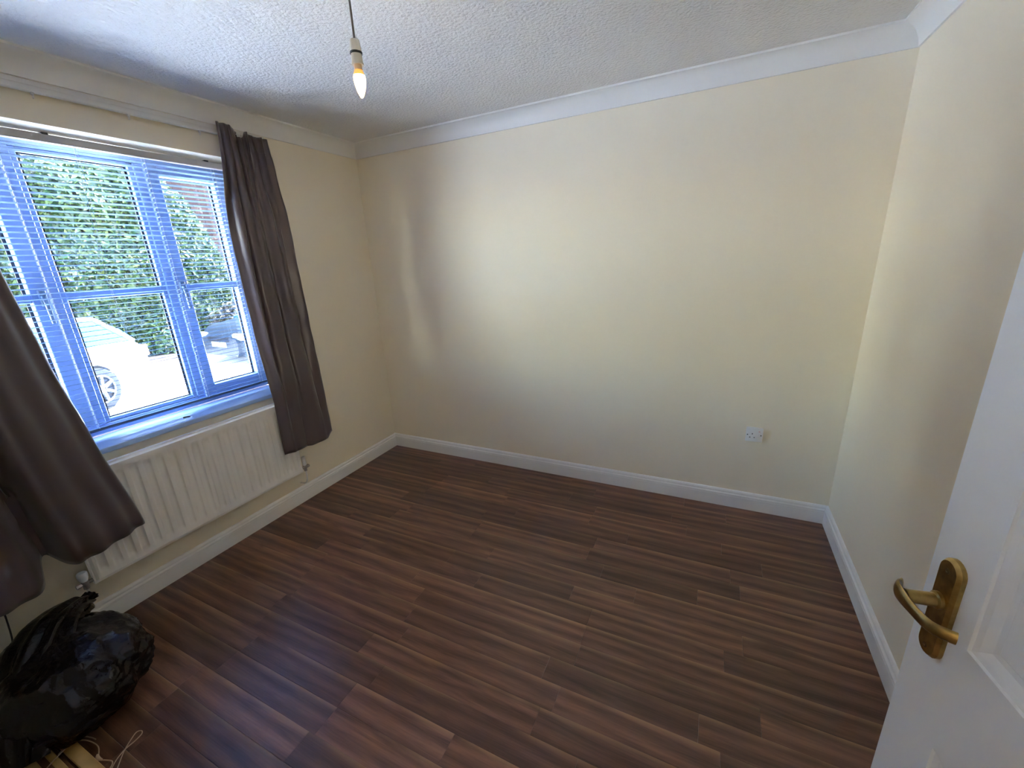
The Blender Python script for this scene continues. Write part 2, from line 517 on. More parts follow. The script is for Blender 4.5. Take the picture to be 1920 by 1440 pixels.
door_face(bm, DT, -1)
def quad(bm, *ps): bm.faces.new([bm.verts.new(p) for p in ps])
quad(bm, (0, 0, 0), (0, DT, 0), (0, DT, DH), (0, 0, DH))
quad(bm, (DW, 0, 0), (DW, DT, 0), (DW, DT, DH), (DW, 0, DH))
quad(bm, (0, 0, 0), (DW, 0, 0), (DW, DT, 0), (0, DT, 0))
quad(bm, (0, 0, DH), (DW, 0, DH), (DW, DT, DH), (0, DT, DH))
bmesh.ops.remove_doubles(bm, verts=bm.verts, dist=1e-4)
door = struct(obj('door_1', bm, M['door'], None, door_loc, (0, 0, th_d)))
# lever handle with backplate: at local x ~.05, the face with normal -Y
def rounded_plate(bm, cx, z0, z1, w, y0, y1, n=10, inset=.004):
    rings = []
    for y, ins in ((y0, 0), (y0 + (y1 - y0) * .55, 0), (y1, inset), (y1, inset + .0001)):
        r = w / 2 - ins
        pts = []
        for k in range(n + 1):
            a = PI * k / n
            pts.append((cx + r * math.cos(a), y, z1 - w / 2 + r * math.sin(a)))
        for k in range(n + 1):
            a = PI + PI * k / n
            pts.append((cx + r * math.cos(a), y, z0 + w / 2 + r * math.sin(a)))
        rings.append([bm.verts.new(p) for p in pts])
    m = len(rings[0])
    for a, b in zip(rings, rings[1:]):
        for k in range(m):
            bm.faces.new((a[k], a[(k + 1) % m], b[(k + 1) % m], b[k]))
    bm.faces.new(rings[0][::-1]); bm.faces.new(rings[-1])
def ss_(a, b, x):
    t = max(0, min(1, (x - a) / (b - a)))
    return t * t * (3 - 2 * t)
HX, HZ = .050, 1.012
bm = bmesh.new()
rounded_plate(bm, HX, HZ - .105, HZ + .074, .042, 0, -.011)
handle = obj('door_handle', bm, M['brass'], door, smooth=35)
bm = bmesh.new()
lathe(bm, [(.0135, -.010), (.0135, -.016), (.0105, -.018), (.0098, -.050), (.0105, -.054)], 20, 'y', (HX, 0, HZ))
obj('neck', bm, M['brass'], handle, smooth=35)
bm = bmesh.new()
path = smoothpath([(HX - .022, -.050, HZ + .002), (HX - .015, -.057, HZ + .003), (HX - .004, -.0600, HZ + .002), (HX + .018, -.0580, HZ - .001), (HX + .040, -.0545, HZ - .003), (HX + .053, -.0500, HZ - .004), (HX + .061, -.0430, HZ - .004), (HX + .067, -.0340, HZ - .004), (HX + .070, -.0280, HZ - .004)], 5)
ns = len(path)
rings = []
for i, pnt in enumerate(path):
    t = i / (ns - 1)
    tg = (path[min(i + 1, ns - 1)] - path[max(i - 1, 0)]).normalized()
    up = Vector((0, 0, 1)); sd = tg.cross(up).normalized()
    hh = (.0135 if t < .22 else .0135 - .0035 * ss_(.22, .45, t)); ww = .0042 + .0015 * ss_(.6, .9, t)
    rings.append([bm.verts.new(pnt + up * hh * math.sin(a) + sd * ww * math.cos(a)) for a in [2 * PI * k / 12 for k in range(12)]])
for a, b in zip(rings, rings[1:]):
    for k in range(12): bm.faces.new((a[k], a[(k + 1) % 12], b[(k + 1) % 12], b[k]))
bm.faces.new(rings[0]); bm.faces.new(rings[-1][::-1])
obj('lever', bm, M['brass'], handle, smooth=45)
for zz in (HZ + .054, HZ - .088):
    obj('screw', lathe(bmesh.new(), [(.0042, -.0108), (.0042, -.0118), (.002, -.0124), (.0012, -.0112)], 12, 'y', (HX, 0, zz)), M['brass_dark'], handle)
# latch plate on door edge and two hinges
obj('latch_plate', B(-.0012, .002, .006, DT - .006, HZ - .03, HZ + .03), M['brass'], door)
for zz in (.25, 1.70):
    obj('hinge', lathe(bmesh.new(), [(.006, zz), (.006, zz + .075)], 12, 'z', (DW + .004, -.003, 0)), M['brass'], door)

# ------------------------------------------------------------------ window
win = struct(empty('window_1', (-.21, 0, WZ0)))
XF0, XF1 = -.27, -.21       # frame depth
def wpart(name, bm, m, parent=win, smooth=False):
    # geometry given in world numbers, parent offset removed
    off = Vector((-.21, 0, WZ0))
    if parent is not win:
        pass
    for v in bm.verts: v.co -= off
    return obj(name, bm, m, parent, smooth=smooth)
FY0, FY1, FZ0, FZ1 = WY0 + .003, WY1 - .003, WZ0 + .001, WZ1 - .003
fb = .048
bm = bmesh.new()
box(bm, XF0, XF1, FY0, FY0 + fb, FZ0, FZ1, .004)
box(bm, XF0, XF1, FY1 - fb, FY1, FZ0, FZ1, .004)
box(bm, XF0, XF1, FY0 + fb, FY1 - fb, FZ0, FZ0 + fb, .004)
box(bm, XF0, XF1, FY0 + fb, FY1 - fb, FZ1 - fb, FZ1, .004)
MUL = [(-1.805, -1.757), (-1.335, -1.287)]
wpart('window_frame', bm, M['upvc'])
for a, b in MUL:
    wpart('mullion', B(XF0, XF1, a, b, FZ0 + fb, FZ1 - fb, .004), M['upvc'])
BZ = 1.487
def sash(y0, y1, name, opening):
    z0, z1 = FZ0 + fb, FZ1 - fb
    w = .052 if opening else .020
    xa, xb = (XF0 + .004, XF1 + .014) if opening else (XF0 + .012, XF1 - .008)
    bm = bmesh.new()
    yo0, yo1 = (y0 - .010, y1 + .010) if opening else (y0, y1)
    zo0, zo1 = (z0 - .010, z1 + .010) if opening else (z0, z1)
    box(bm, xa, xb, yo0, y0 + w, zo0, zo1, .003)
    box(bm, xa, xb, y1 - w, yo1, zo0, zo1, .003)
    box(bm, xa, xb, y0 + w, y1 - w, zo0, z0 + w, .003)
    box(bm, xa, xb, y0 + w, y1 - w, z1 - w, zo1, .003)
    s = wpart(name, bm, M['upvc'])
    gy0, gy1, gz0, gz1 = y0 + w, y1 - w, z0 + w, z1 - w
    wpart('glazing_bar', B(xb - .018, xb - .002, gy0, gy1, BZ - .019, BZ + .019, .004), M['upvc'], s)
    xg = XF0 + .026
    wpart('pane', B(xg, xg + .004, gy0 - .002, gy1 + .002, gz0 - .002, gz1 + .002), M['pane'], s)
    bm = bmesh.new()
    g = .011
    for q in ((gy0, gy0 + g, gz0, gz1), (gy1 - g, gy1, gz0, gz1), (gy0 + g, gy1 - g, gz0, gz0 + .006), (gy0 + g, gy1 - g, gz1 - .006, gz1)):
        box(bm, xg + .004, xg + .008, *q)
    wpart('gasket', bm, M['gasket'], s)
    return s
sash(MUL[0][1], MUL[1][0], 'fixed_light', False)
sr = sash(MUL[1][1], FY1 - fb, 'casement', True)
sl = sash(FY0 + fb, MUL[0][0], 'casement', True)
# handles on the meeting stiles
for s, yy, sg in ((sr, MUL[1][1] + .018, 1), (sl, MUL[0][0] - .018, -1)):
    bm = bmesh.new()
    box(bm, XF1 + .014, XF1 + .030, yy - .013, yy + .013, BZ - .035, BZ + .035, .003)
    tube(bm, [(XF1 + .034, yy, BZ + .01), (XF1 + .040, yy, BZ - .02), (XF1 + .042, yy, BZ - .11)], [.011, .009, .008], 10)
    wpart('window_handle', bm, M['dark_handle'], s)
# sill board
bm = bmesh.new()
box(bm, -.21, .022, WY0 + .002, WY1 - .002, WZ0 - .026, WZ0, .006, 3)
box(bm, .0005, .022, WY0 - .04, WY0 + .002, WZ0 - .026, WZ0, .006, 3)
box(bm, .0005, .022, WY1 - .002, WY1 + .04, WZ0 - .026, WZ0, .006, 3)
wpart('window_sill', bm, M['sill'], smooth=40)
tb = bmesh.new()
tube(tb, [(-.055, -1.505, WZ0 + .003), (-.050, -1.497, WZ0 + .004), (-.049, -1.488, WZ0 + .003), (-.042, -1.478, WZ0 + .003)], .0032, 6)
tag(obj('debris_scrap', tb, M['cable']), 'tiny dark curl of debris lying on the window sill', 'scrap')

# ------------------------------------------------------------------ venetian blind
blind = tag(empty('venetian_blind', (-.137, -1.585, WZ0)), 'pale blue white venetian blind of thin slats hung inside the window recess', 'blind')
BO = Vector((-.137, -1.585, WZ0))
def bpart(name, bm, m, smooth=False):
    for v in bm.verts: v.co -= BO
    return obj(name, bm, m, blind, smooth=smooth)
BY0, BY1 = -2.285, -.885
bm = bmesh.new()
box(bm, -.152, -.122, BY0, BY1, 2.122, 2.154, .003)
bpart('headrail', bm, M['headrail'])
for yy in (-1.66, -1.02, -2.2):
    bpart('bracket', B(-.150, -.1205, yy - .010, yy + .010, 2.1515, 2.1590), M['gasket'])
# slat
sw, tilt = .0250, math.radians(11)
bm = bmesh.new()
prof = []
nseg = 5
for k in range(nseg + 1):
    u = -1 + 2 * k / nseg
    prof.append((u * sw / 2, .0016 * (1 - u * u)))
pts = [(a, b + .0003) for a, b in prof] + [(a, b - .0003) for a, b in reversed(prof)]
L2 = (BY1 - BY0) / 2 - .004
r0 = []; r1 = []
ct, st = math.cos(tilt), math.sin(tilt)
for a, b in pts:
    X, Z = a * ct - b * st, a * st + b * ct
    r0.append(bm.verts.new((X, -L2, Z))); r1.append(bm.verts.new((X, L2, Z)))
n = len(pts)
for k in range(n): bm.faces.new((r0[k], r0[(k + 1) % n], r1[(k + 1) % n], r1[k]))
bm.faces.new(r0); bm.faces.new(r1[::-1])
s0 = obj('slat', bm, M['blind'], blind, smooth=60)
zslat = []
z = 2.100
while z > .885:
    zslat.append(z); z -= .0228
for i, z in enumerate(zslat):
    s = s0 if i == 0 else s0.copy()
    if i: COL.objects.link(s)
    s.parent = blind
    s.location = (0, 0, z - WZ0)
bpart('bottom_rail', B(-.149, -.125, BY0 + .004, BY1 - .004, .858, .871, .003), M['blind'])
for yy in (-2.18, -1.815, -1.318, -.99):
    bm = bmesh.new()
    for xx in (-.1495, -.1245):
        tube(bm, [(xx, yy, 2.122), (xx, yy, .871)], .0008, 5)
    for zz in zslat:
        tube(bm, [(-.1495, yy + .002, zz - .004), (-.1245, yy + .002, zz + .001)], .0006, 4)
    bpart('ladder_cord', bm, M['cord_white'])
bm = bmesh.new()
tube(bm, smoothpath([(-.118, -1.580, 2.122), (-.117, -1.592, 1.9), (-.117, -1.612, 1.6), (-.117, -1.605, 1.3), (-.117, -1.59, .95)], 5), .0007, 5)
tube(bm, smoothpath([(-.118, -1.572, 2.122), (-.116, -1.580, 1.9), (-.116, -1.606, 1.6), (-.116, -1.60, 1.3)], 5), .0007, 5)
bpart('pull_cord', bm, M['cord_white'])
bm = bmesh.new()
tube(bm, [(-.116, -1.035, 2.112), (-.112, -1.035, 2.09)], .002, 6)
tube(bm, [(-.112, -1.035, 2.09), (-.112, -1.03, 1.05)], .0035, 8)
bpart('tilt_wand', bm, M['pane'])

# ------------------------------------------------------------------ curtain track
RZ0, RZ1 = 2.254, 2.300
rail = tag(empty('curtain_track', (.0, -1.6, RZ0)), 'white plastic curtain track along the top of the window wall', 'curtain rail')
def rpart(name, bm, m):
    for v in bm.verts: v.co -= Vector((0, -1.6, RZ0))
    return obj(name, bm, m, rail)
bm = bmesh.new()
box(bm, .022, .050, -2.50, -.76, RZ0 + .006, RZ0 + .028, .003)
box(bm, .026, .044, -2.50, -.76, RZ0 + .026, RZ1, .002)
rpart('track', bm, M['rail'])
for yy in (-2.35, -1.9, -1.3, -.84):
    rpart('bracket', B(.0005, .027, yy - .012, yy + .012, RZ0 + .030, RZ1 - .004, .002), M['rail'])
for yy in (-1.715, -1.411, -1.115):
    bm = bmesh.new()
    box(bm, .031, .041, yy - .004, yy + .004, RZ0 - .003, RZ0 + .007)
    tube(bm, [(.036 + .006 * math.cos(a), yy, RZ0 - .009 + .006 * math.sin(a)) for a in [2 * PI * k / 12 for k in range(13)]], .0014, 6, cap=False)
    rpart('glider', bm, M['white_plastic'])

# ------------------------------------------------------------------ curtains
def curtain(name, label, nu, nv, surf, hooks):
    root = tag(empty(name, surf(.5, 1)), label, 'curtain', 'brown curtains at the window')
    o0 = Vector(root.location)
    bm = bmesh.new()
    g = [[bm.verts.new(Vector(surf(i / nu, j / nv)) - o0) for i in range(nu + 1)] for j in range(nv + 1)]
    for j in range(nv):
        for i in range(nu):
            bm.faces.new((g[j][i], g[j][i + 1], g[j + 1][i + 1], g[j + 1][i]))
    c = obj('cloth', bm, M['curtain'], root, smooth=True)
    for f in c.data.polygons: f.use_smooth = True
    md = c.modifiers.new('thickness', 'SOLIDIFY'); md.thickness = .003; md.offset = 0
    for h in hooks:
        bm = bmesh.new()
        tube(bm, [Vector(q) - o0 for q in h], .0016, 6)
        obj('hook', bm, M['white_plastic'], root)
    return root

def ss(a, b, x):
    t = max(0, min(1, (x - a) / (b - a)))
    return t * t * (3 - 2 * t)

def right_curtain(u, v):
    # top edge height
    top = lerp_table([(0, 2.312), (.26, 2.310), (.36, 2.285), (.43, 2.262), (.48, 2.264), (.52, 2.296), (.60, 2.290), (.74, 2.284), (1, 2.283)], u)
    hem = .450 - .020 * u + .035 * ss(.88, 1, u) + .004 * math.sin(u * 9)
    z = top + (hem - top) * v
    yl = lerp_table([(0, -1.045), (.25, -1.075), (.55, -1.085), (.8, -1.105), (1, -1.125)], v)
    yr = lerp_table([(0, -.770), (.04, -.765), (.10, -.758), (.25, -.738), (.5, -.745), (.8, -.765), (1, -.765)], v)
    y = yl + (yr - yl) * u
    xc = lerp_table([(0, .064), (.05, .066), (.35, .072), (.60, .092), (.80, .140), (1, .158)], v)
    k = math.exp(-v * 3.2)
    f_top = math.sin(2 * PI * (7.2 * u + .15)) * .013 + math.sin(2 * PI * (3.1 * u + .5)) * .012
    f_mid = (abs(math.sin(PI * (3.1 * u + .22 + .10 * v))) ** .8 - .55) * .055
    f_bot = (abs(math.sin(PI * (1.6 * u + .30))) - .6) * .030
    w = ss(.55, 1.0, v)
    x = xc + f_top * k + (1 - k) * ((1 - w) * f_mid + w * f_bot)
    y += .010 * math.sin(2 * PI * (6.4 * u)) * k + .008 * (1 - k) * math.sin(2 * PI * 3.1 * u)
    # left margin turns towards the window
    e = 1 - ss(0, .14, u)
    x -= .050 * e * (1 - .5 * w) * ss(.05, .3, v)
    x += .0025 * noise.noise(Vector((u * 7, v * 16, 1.3))) * 2
    # pinched header
    if v < .05: x += .004 * math.sin(2 * PI * 16 * u)
    lim = .122 if y < -.975 and z < .80 else (.034 if z < .83 else (.060 if z > 2.24 else .012))
    return (max(x, lim), y, z)

hooks = []
for yy, zz in ((-.955, 2.272), (-.938, 2.268), (-.92, 2.270)):
    hooks.append([(.062, yy, zz - .03), (.055, yy + .006, zz - .01), (.057, yy + .003, zz + .014), (.063, yy - .003, zz + .006)])
curtain('curtain', 'dark brown satin curtain covering the radiator end next to the bare cream wall', 84, 110, right_curtain, hooks)

def left_curtain(u, v):
    # u=0 at the window-side edge, u=1 towards the front wall
    top = 2.305
    yr = lerp_table([(0, -2.02), (.2, -2.02), (.36, -2.000), (.57, -1.975), (.75, -1.945), (1, -1.885)], v)
    yl = -2.535
    y = yr + (yl - yr) * u
    # pieces: 0-.42 broad fold, .42-.52 deep valley, .52-1 next fold (lower hem)
    hem = .475 - .03 * ss(.05, .40, u) + .055 * math.exp(-((u - .475) / .05) ** 2) - .045 * ss(.50, .54, u) + .02 * ss(.7, 1, u)
    z = top + (hem - top) * v
    xc = lerp_table([(0, .066), (.1, .075), (.5, .125), (.8, .185), (1, .205)], v)
    k = math.exp(-v * 4)
    f = .055 * math.sin(PI * min(1, u / .42)) ** .6 if u < .42 else 0
    val = -.085 * math.exp(-((u - .470) / .040) ** 2)
    f2 = .050 * abs(math.sin(PI * (u - .52) / .30)) ** .7 if u > .52 else 0
    f3 = .010 * math.sin(2 * PI * u * 9 + .6)
    x = xc + (1 - k) * (f + val + f2 - .02 + f3 * .8) + k * .016 * math.sin(2 * PI * 9 * u)
    x += .004 * noise.noise(Vector((u * 5, v * 9, 4.2)))
    y += .014 * (1 - k) * math.sin(2 * PI * (u * 2.3 + .1))
    y = max(y, -D + .022)
    lim = .122 if z < .80 else .060
    return (max(x, lim), y, z)
curtain('curtain', 'dark brown curtain hanging in broad folds above the black bin bag', 84, 90, left_curtain, [])

# ------------------------------------------------------------------ radiator
RY0, RY1, RB, RT = -2.072, -.992, .250, .769
rad = tag(empty('radiator', (.0, -1.53, RB)), 'white fluted panel radiator mounted under the window sill', 'radiator')
RO = Vector((0, -1.53, RB))
def radpart(name, bm, m, smooth=False, parent=rad):
    for v in bm.verts: v.co -= RO
    return obj(name, bm, m, parent, smooth=smooth)
nfl = 20
pitch = (RY1 - RY0 - .03) / nfl
bm = bmesh.new()
ys = []
ny = nfl * 12
for i in range(ny + 1): ys.append(RY0 + .015 + (RY1 - RY0 - .03) * i / ny)
ys = [RY0, RY0 + .006] + ys + [RY1 - .006, RY1]
zsr = [RB, RB + .012, RB + .018, RB + .040, RB + .050, RB + .058, RB + .066, RT - .070, RT - .060, RT - .050, RT - .042, RT - .014, RT - .008, RT]
def radx(y, z):
    x = .090
    if y <= RY0 + .007 or y >= RY1 - .007: return .086
    if z < RB + .015 : x = .086 if z > RB + .001 else .084
    elif z > RT - .010: x = .086 if z < RT - .001 else .084
    else: x = .097
    t = (y - (RY0 + .015)) / pitch
    fr = t - math.floor(t)
    if 0 <= t <= nfl:
        groove = ss(.20, .36, abs(fr - .5))   # 0 in the pressed channel, 1 on the land
        zz = ss(RB + .038, RB + .062, z) * (1 - ss(RT - .066, RT - .044, z))
        x -= .010 * (1 - groove) * zz
    return x
g = [[bm.verts.new((radx(y, z), y, z)) for y in ys] for z in zsr]
for j in range(len(zsr) - 1):
    for i in range(len(ys) - 1):
        bm.faces.new((g[j][i], g[j][i + 1], g[j + 1][i + 1], g[j + 1][i]))
xb = .066
b00, b01, b11, b10 = [bm.verts.new(p) for p in ((xb, RY0, RB), (xb, RY1, RB), (xb, RY1, RT), (xb, RY0, RT))]
bm.faces.new((b00, b10, b11, b01))
bm.faces.new([b01] + [g[j][-1] for j in range(len(zsr))] + [b11])
bm.faces.new([b00] + [g[j][0] for j in range(len(zsr))] + [b10])
bm.faces.new([b00] + g[0] + [b01])
bm.faces.new([b10] + g[-1] + [b11])
radpart('front_panel', bm, M['radiator'], 35)
bm = bmesh.new()
box(bm, .030, .040, RY0 + .03, RY1 - .03, RB + .03, RT - .03)
for i in range(18):
    y = RY0 + .06 + i * (RY1 - RY0 - .12) / 17
    box(bm, .040, .066, y - .001, y + .001, RB + .04, RT - .04)
radpart('convector', bm, M['radiator'])
for yy in (RY0 + .17, RY1 - .17):
    radpart('bracket', B(.0005, .030, yy - .015, yy + .015, RB + .06, RT - .06), M['radiator'])
# left valve: white wheelhead, body, pipe
def valve(yc, sgn, tall):
    bm = bmesh.new()
    tube(bm, [(.076, yc + sgn * .004, .272), (.076, yc - sgn * .042, .272)], .0085, 10)
    lathe(bm, [(.011, .262), (.013, .266), (.013, .280), (.010, .288)], 12, 'z', (.076, yc - sgn * .026, 0))
    tube(bm, [(.076, yc - sgn * .026, .262), (.076, yc - sgn * .026, .246)], .011, 6)
    tube(bm, [(.076, yc - sgn * .040, .272), (.076, yc - sgn * .056, .272)], .0105, 6)
    v = radpart('valve_body', bm, M['chrome'], 40)
    if tall:
        pf = [(.0105, .286), (.0125, .292), (.0125, .330), (.0110, .334), (.0125, .338), (.0125, .344), (.010, .350), (.0, .351)]
    else:
        pf = [(.011, .284), (.016, .296), (.0185, .310), (.0188, .322), (.015, .328), (.0, .329)]
    bm = lathe(bmesh.new(), pf, 20, 'z', (.076, yc - sgn * .026, 0))
    radpart('valve_cap', bm, M['white_plastic'], 40)
    bm = bmesh.new()
    tube(bm, smoothpath([(.076, yc - sgn * .026, .250), (.076, yc - sgn * .026, .20), (.068, yc - sgn * .025, .165), (.045, yc - sgn * .024, .146), (.002, yc - sgn * .023, .140)], 5), .0052, 10)
    radpart('pipe', bm, M['white_gloss'], 40)
valve(RY0, 1, False)
valve(RY1, -1, True)

# ------------------------------------------------------------------ socket on back wall
SX, SZ = 2.760, .503
sock = tag(empty('wall_socket', (SX, 0, SZ - .043)), 'white switched single power socket on the back wall above the skirting', 'socket')
def sp(name, bm, m, parent=sock, smooth=False):
    for v in bm.verts: v.co -= Vector((SX, 0, SZ - .043))
    return obj(name, bm, m, parent, smooth=smooth)
plate = sp('faceplate', B(SX - .043, SX + .043, -.022, -.018, SZ - .043, SZ + .043, .0018, 2), M['white_plastic'], smooth=40)
sp('back_box', B(SX - .040, SX + .040, -.0182, -.0005, SZ - .040, SZ + .040), M['white_plastic'])
for (dx, dz, w, h) in ((-.010, .006, .0042, .0080), (-.021, -.016, .0068, .0042), (.0012, -.016, .0068, .0042)):
    sp('pin_hole', B(SX + dx - w / 2, SX + dx + w / 2, -.0226, -.0219, SZ + dz - h / 2, SZ + dz + h / 2), M['socket_hole'])
for dx in (-.034, .034):
    sp('screw', lathe(bmesh.new(), [(.0034, -.0228), (.0034, -.0219)], 12, 'y', (SX + dx, 0, SZ - .001)), M['holder_dark'])
sp('rocker_switch', B(SX + .018, SX + .030, -.0248, -.0219, SZ + .004, SZ + .026, .001), M['white_plastic'])
sp('switch_mark', B(SX + .020, SX + .028, -.02535, -.0247, SZ + .022, SZ + .0245), M['red_mark'])

# ------------------------------------------------------------------ pendant lamp
PX, PY = 1.440, -1.45
pend = tag(empty('pendant_lamp', (PX, PY, H)), 'bare pendant lampholder with lit candle bulb hanging from the ceiling', 'pendant lamp')
def pp(name, bm, m, smooth=30, parent=pend):
    for v in bm.verts: v.co -= Vector((PX, PY, H))
    return obj(name, bm, m, parent, smooth=smooth)
pp('ceiling_rose', lathe(bmesh.new(), [(.038, H - .0005), (.038, H - .012), (.030, H - .020), (.012, H - .030), (.006, H - .032)], 28, 'z', (PX, PY, 0)), M['holder'])
pp('flex', tube(bmesh.new(), [(PX, PY, H - .028), (PX + .001, PY, 2.30), (PX, PY, 2.206)], .0031, 8), M['flex'])
hol = pp('lampholder', lathe(bmesh.new(), [(.010, 2.2075), (.0135, 2.206), (.0150, 2.198), (.0172, 2.1755), (.0150, 2.1755), (.0150, 2.1705), (.0158, 2.170), (.0165, 2.1475), (.0180, 2.147), (.0180, 2.1425), (.012, 2.1425)], 28, 'z', (PX, PY, 0)), M['holder'])
pp('ring', lathe(bmesh.new(), [(.0150, 2.1757), (.0182, 2.1755), (.0182, 2.1700), (.0150, 2.1698)], 28, 'z', (PX, PY, 0)), M['holder_dark'], parent=pend)
bulb = pp('bulb_cap', lathe(bmesh.new(), [(.0115, 2.144), (.0118, 2.134), (.0125, 2.1285), (.0100, 2.128)], 24, 'z', (PX, PY, 0)), M['cap'])
pp('bulb_neck', lathe(bmesh.new(), [(.0122, 2.1284), (.0140, 2.124), (.0158, 2.1185), (.0169, 2.1145)], 28, 'z', (PX, PY, 0)), M['bulb_neck'])
pp('bulb_glass', lathe(bmesh.new(), [(.0169, 2.1145), (.0176, 2.109), (.0175, 2.103), (.0163, 2.093), (.0137, 2.081), (.0103, 2.070), (.0062, 2.061), (.0030, 2.0565), (.0005, 2.0550)], 28, 'z', (PX, PY, 0)), M['bulb'])

# ------------------------------------------------------------------ black bin bag
bag = tag(empty('bin_bag', (.36, -2.30, 0)), 'crumpled black plastic bin bag slumped on the floor by the skirting', 'bin bag')
def ridged(p, s, seed):
    return 1 - abs(noise.noise(p * s + Vector((seed, seed * 1.7, -seed)))) * 2
bm = bmesh.new()
bmesh.ops.create_icosphere(bm, subdivisions=6, radius=1)
for v in bm.verts:
    d = v.co.normalized()
    r = 1 + .10 * noise.noise(d * 1.6 + Vector((3, 1, 2)))
    # radial pleats running from the neck
    ang = math.atan2(d.y + .5, d.x + .2)
    r += .035 * math.sin(ang * 13 + 2.5 * noise.noise(d * 2)) * (1 - abs(d.z)) 
    r += .075 * (ridged(d, 1.9, 4) - .6) + .034 * (ridged(d, 4.0, 9) - .6) + .018 * (ridged(Vector((d.x * 1.0, d.y * 1.6, d.z * 2.2)), 7, 2) - .6)
    x, y, z = d.x * .265 * r, d.y * .225 * r, d.z * .165 * r
    # taller towards the wall
    z *= 1 + .25 * max(0, -d.x)
    z += .125
    if z < .004: z = .004 + .02 * max(0, z) 
    x += .04
    X, Y = x + .36, y - 2.30
    if X < .030: X = .030 + .01 * noise.noise(d * 4)
    X = max(X, .021)
    v.co = Vector((X - .36, max(Y, -D + .03) + 2.30, z))
obj('bag_body', bm, M['bag'], bag, smooth=True, recalc=True)
# gathered top of the bag, lying across the body towards the front wall
path = smoothpath([(.125, -2.105, .235), (.150, -2.150, .235), (.215, -2.215, .265), (.300, -2.290, .265), (.400, -2.370, .215), (.480, -2.430, .150), (.545, -2.470, .085), (.570, -2.485, .045)], 8)
wid = [(0, .030), (.08, .026), (.18, .060), (.45, .090), (.75, .085), (1, .055)]
bm = bmesh.new()
rings = []
NS = 64
for i, pnt in enumerate(path):
    t = i / (len(path) - 1)
    tg = (path[min(i + 1, len(path) - 1)] - path[max(i - 1, 0)]).normalized()
    sd = tg.cross(Vector((0, 0, 1))).normalized(); up = sd.cross(tg).normalized()
    w = lerp_table(wid, t); h = w * .62
    ring = []
    for k in range(NS):
        a = 2 * PI * k / NS
        pl = 1 + .13 * math.sin(9 * a + 4 * t + 1.5 * noise.noise(Vector((t * 3, a, 2)))) + .09 * noise.noise(Vector((math.cos(a) * 3, math.sin(a) * 3, t * 5)))
        pl *= 1 + .05 * noise.noise(Vector((math.cos(a) * 7, math.sin(a) * 7, t * 22)))
        q = pnt + sd * math.cos(a) * w * pl + up * math.sin(a) * h * pl
        q.z = max(q.z, .006); q.x = max(q.x, .022); q.y = max(q.y, -D + .03)
        ring.append(bm.verts.new(q - Vector((.36, -2.30, 0))))
    rings.append(ring)
for a, b in zip(rings, rings[1:]):
    for k in range(NS): bm.faces.new((a[k], a[(k + 1) % NS], b[(k + 1) % NS], b[k]))
bm.faces.new(rings[0]); bm.faces.new(rings[-1][::-1])
obj('gathered_neck', bm, M['bag'], bag, smooth=True)

# ------------------------------------------------------------------ wooden battens and twine by the bag
def batten(label, x0, x1, y0, y1, w, h, z):
    L = math.hypot(x1 - x0, y1 - y0)
    o = obj('wooden_batten', B(-L / 2, L / 2, -w / 2, w / 2, 0, h, .0015), M['pine'], None, ((x0 + x1) / 2, (y0 + y1) / 2, z), (0, 0, math.atan2(y1 - y0, x1 - x0)))
    return tag(o, label, 'batten', 'pine battens sticking out under the bin bag')
batten('wide pale pine batten beside the twine, sticking out from under the bin bag', .50, 1.02, -2.392, -2.384, .034, .016, 0)
batten('narrow pine batten between two others under the bin bag', .46, .98, -2.432, -2.428, .018, .014, 0)
batten('short pine batten lying closest to the front wall under the bin bag', .44, .90, -2.472, -2.470, .024, .014, 0)

tw = bmesh.new()
zt = .0025
loop = smoothpath([(.60, -2.420, .020), (.595, -2.385, .021), (.610, -2.362, .012), (.640, -2.350, .004), (.680, -2.348, zt), (.715, -2.360, zt), (.735, -2.366, zt), (.755, -2.358, zt), (.785, -2.350, zt), (.805, -2.368, zt), (.815, -2.395, zt)], 6)
tube(tw, loop, .0018, 6)
loop = smoothpath([(.850, -2.372, zt), (.815, -2.345, zt), (.780, -2.315, zt), (.757, -2.285, zt), (.748, -2.268, zt), (.757, -2.258, zt), (.772, -2.262, zt), (.778, -2.285, zt), (.782, -2.315, zt + .003), (.800, -2.350, zt + .003), (.850, -2.400, zt)], 6)
tube(tw, loop, .0018, 6)
loop = smoothpath([(.620, -2.455, .019), (.600, -2.405, .020), (.588, -2.362, .012), (.615, -2.345, .004), (.640, -2.340, zt)], 6)
tube(tw, loop, .0018, 6)
twine = obj('twine', tw, M['twine'], None, smooth=True)
tag(twine, 'loose beige twine with a loop lying on the floor beside the battens', 'twine')
obj('knot', tube(bmesh.new(), [(.712, -2.362, .005), (.722, -2.365, .0062), (.735, -2.366, .0062), (.745, -2.362, .004)], [.003, .0055, .0055, .003], 10), M['twine'], twine, smooth=True)

# cable hanging on the window wall
cb = bmesh.new()
tube(cb, smoothpath([(.012, -2.322, .62), (.012, -2.325, .45), (.014, -2.318, .33), (.012, -2.322, .24), (.026, -2.335, .16), (.026, -2.36, .13)], 6), .0028, 8)
tag(obj('power_cable', cb, M['cable'], None, smooth=True), 'thin black cable hanging down the wall behind the bin bag', 'cable')

# ------------------------------------------------------------------ outside: drive, ivy wall, cars
struct(obj('driveway', B(-30, -.30, -14, 24, ZG - .1, ZG), M['paving']))
# house front around the window, so daylight only enters through it
struct(obj('house_front', wall_with_hole(-.36, -.30, -6, 6, ZG, 5.2, WY0 + .01, WY1 - .01, WZ0 - .01, WZ1 - .01), M['render_ext']))

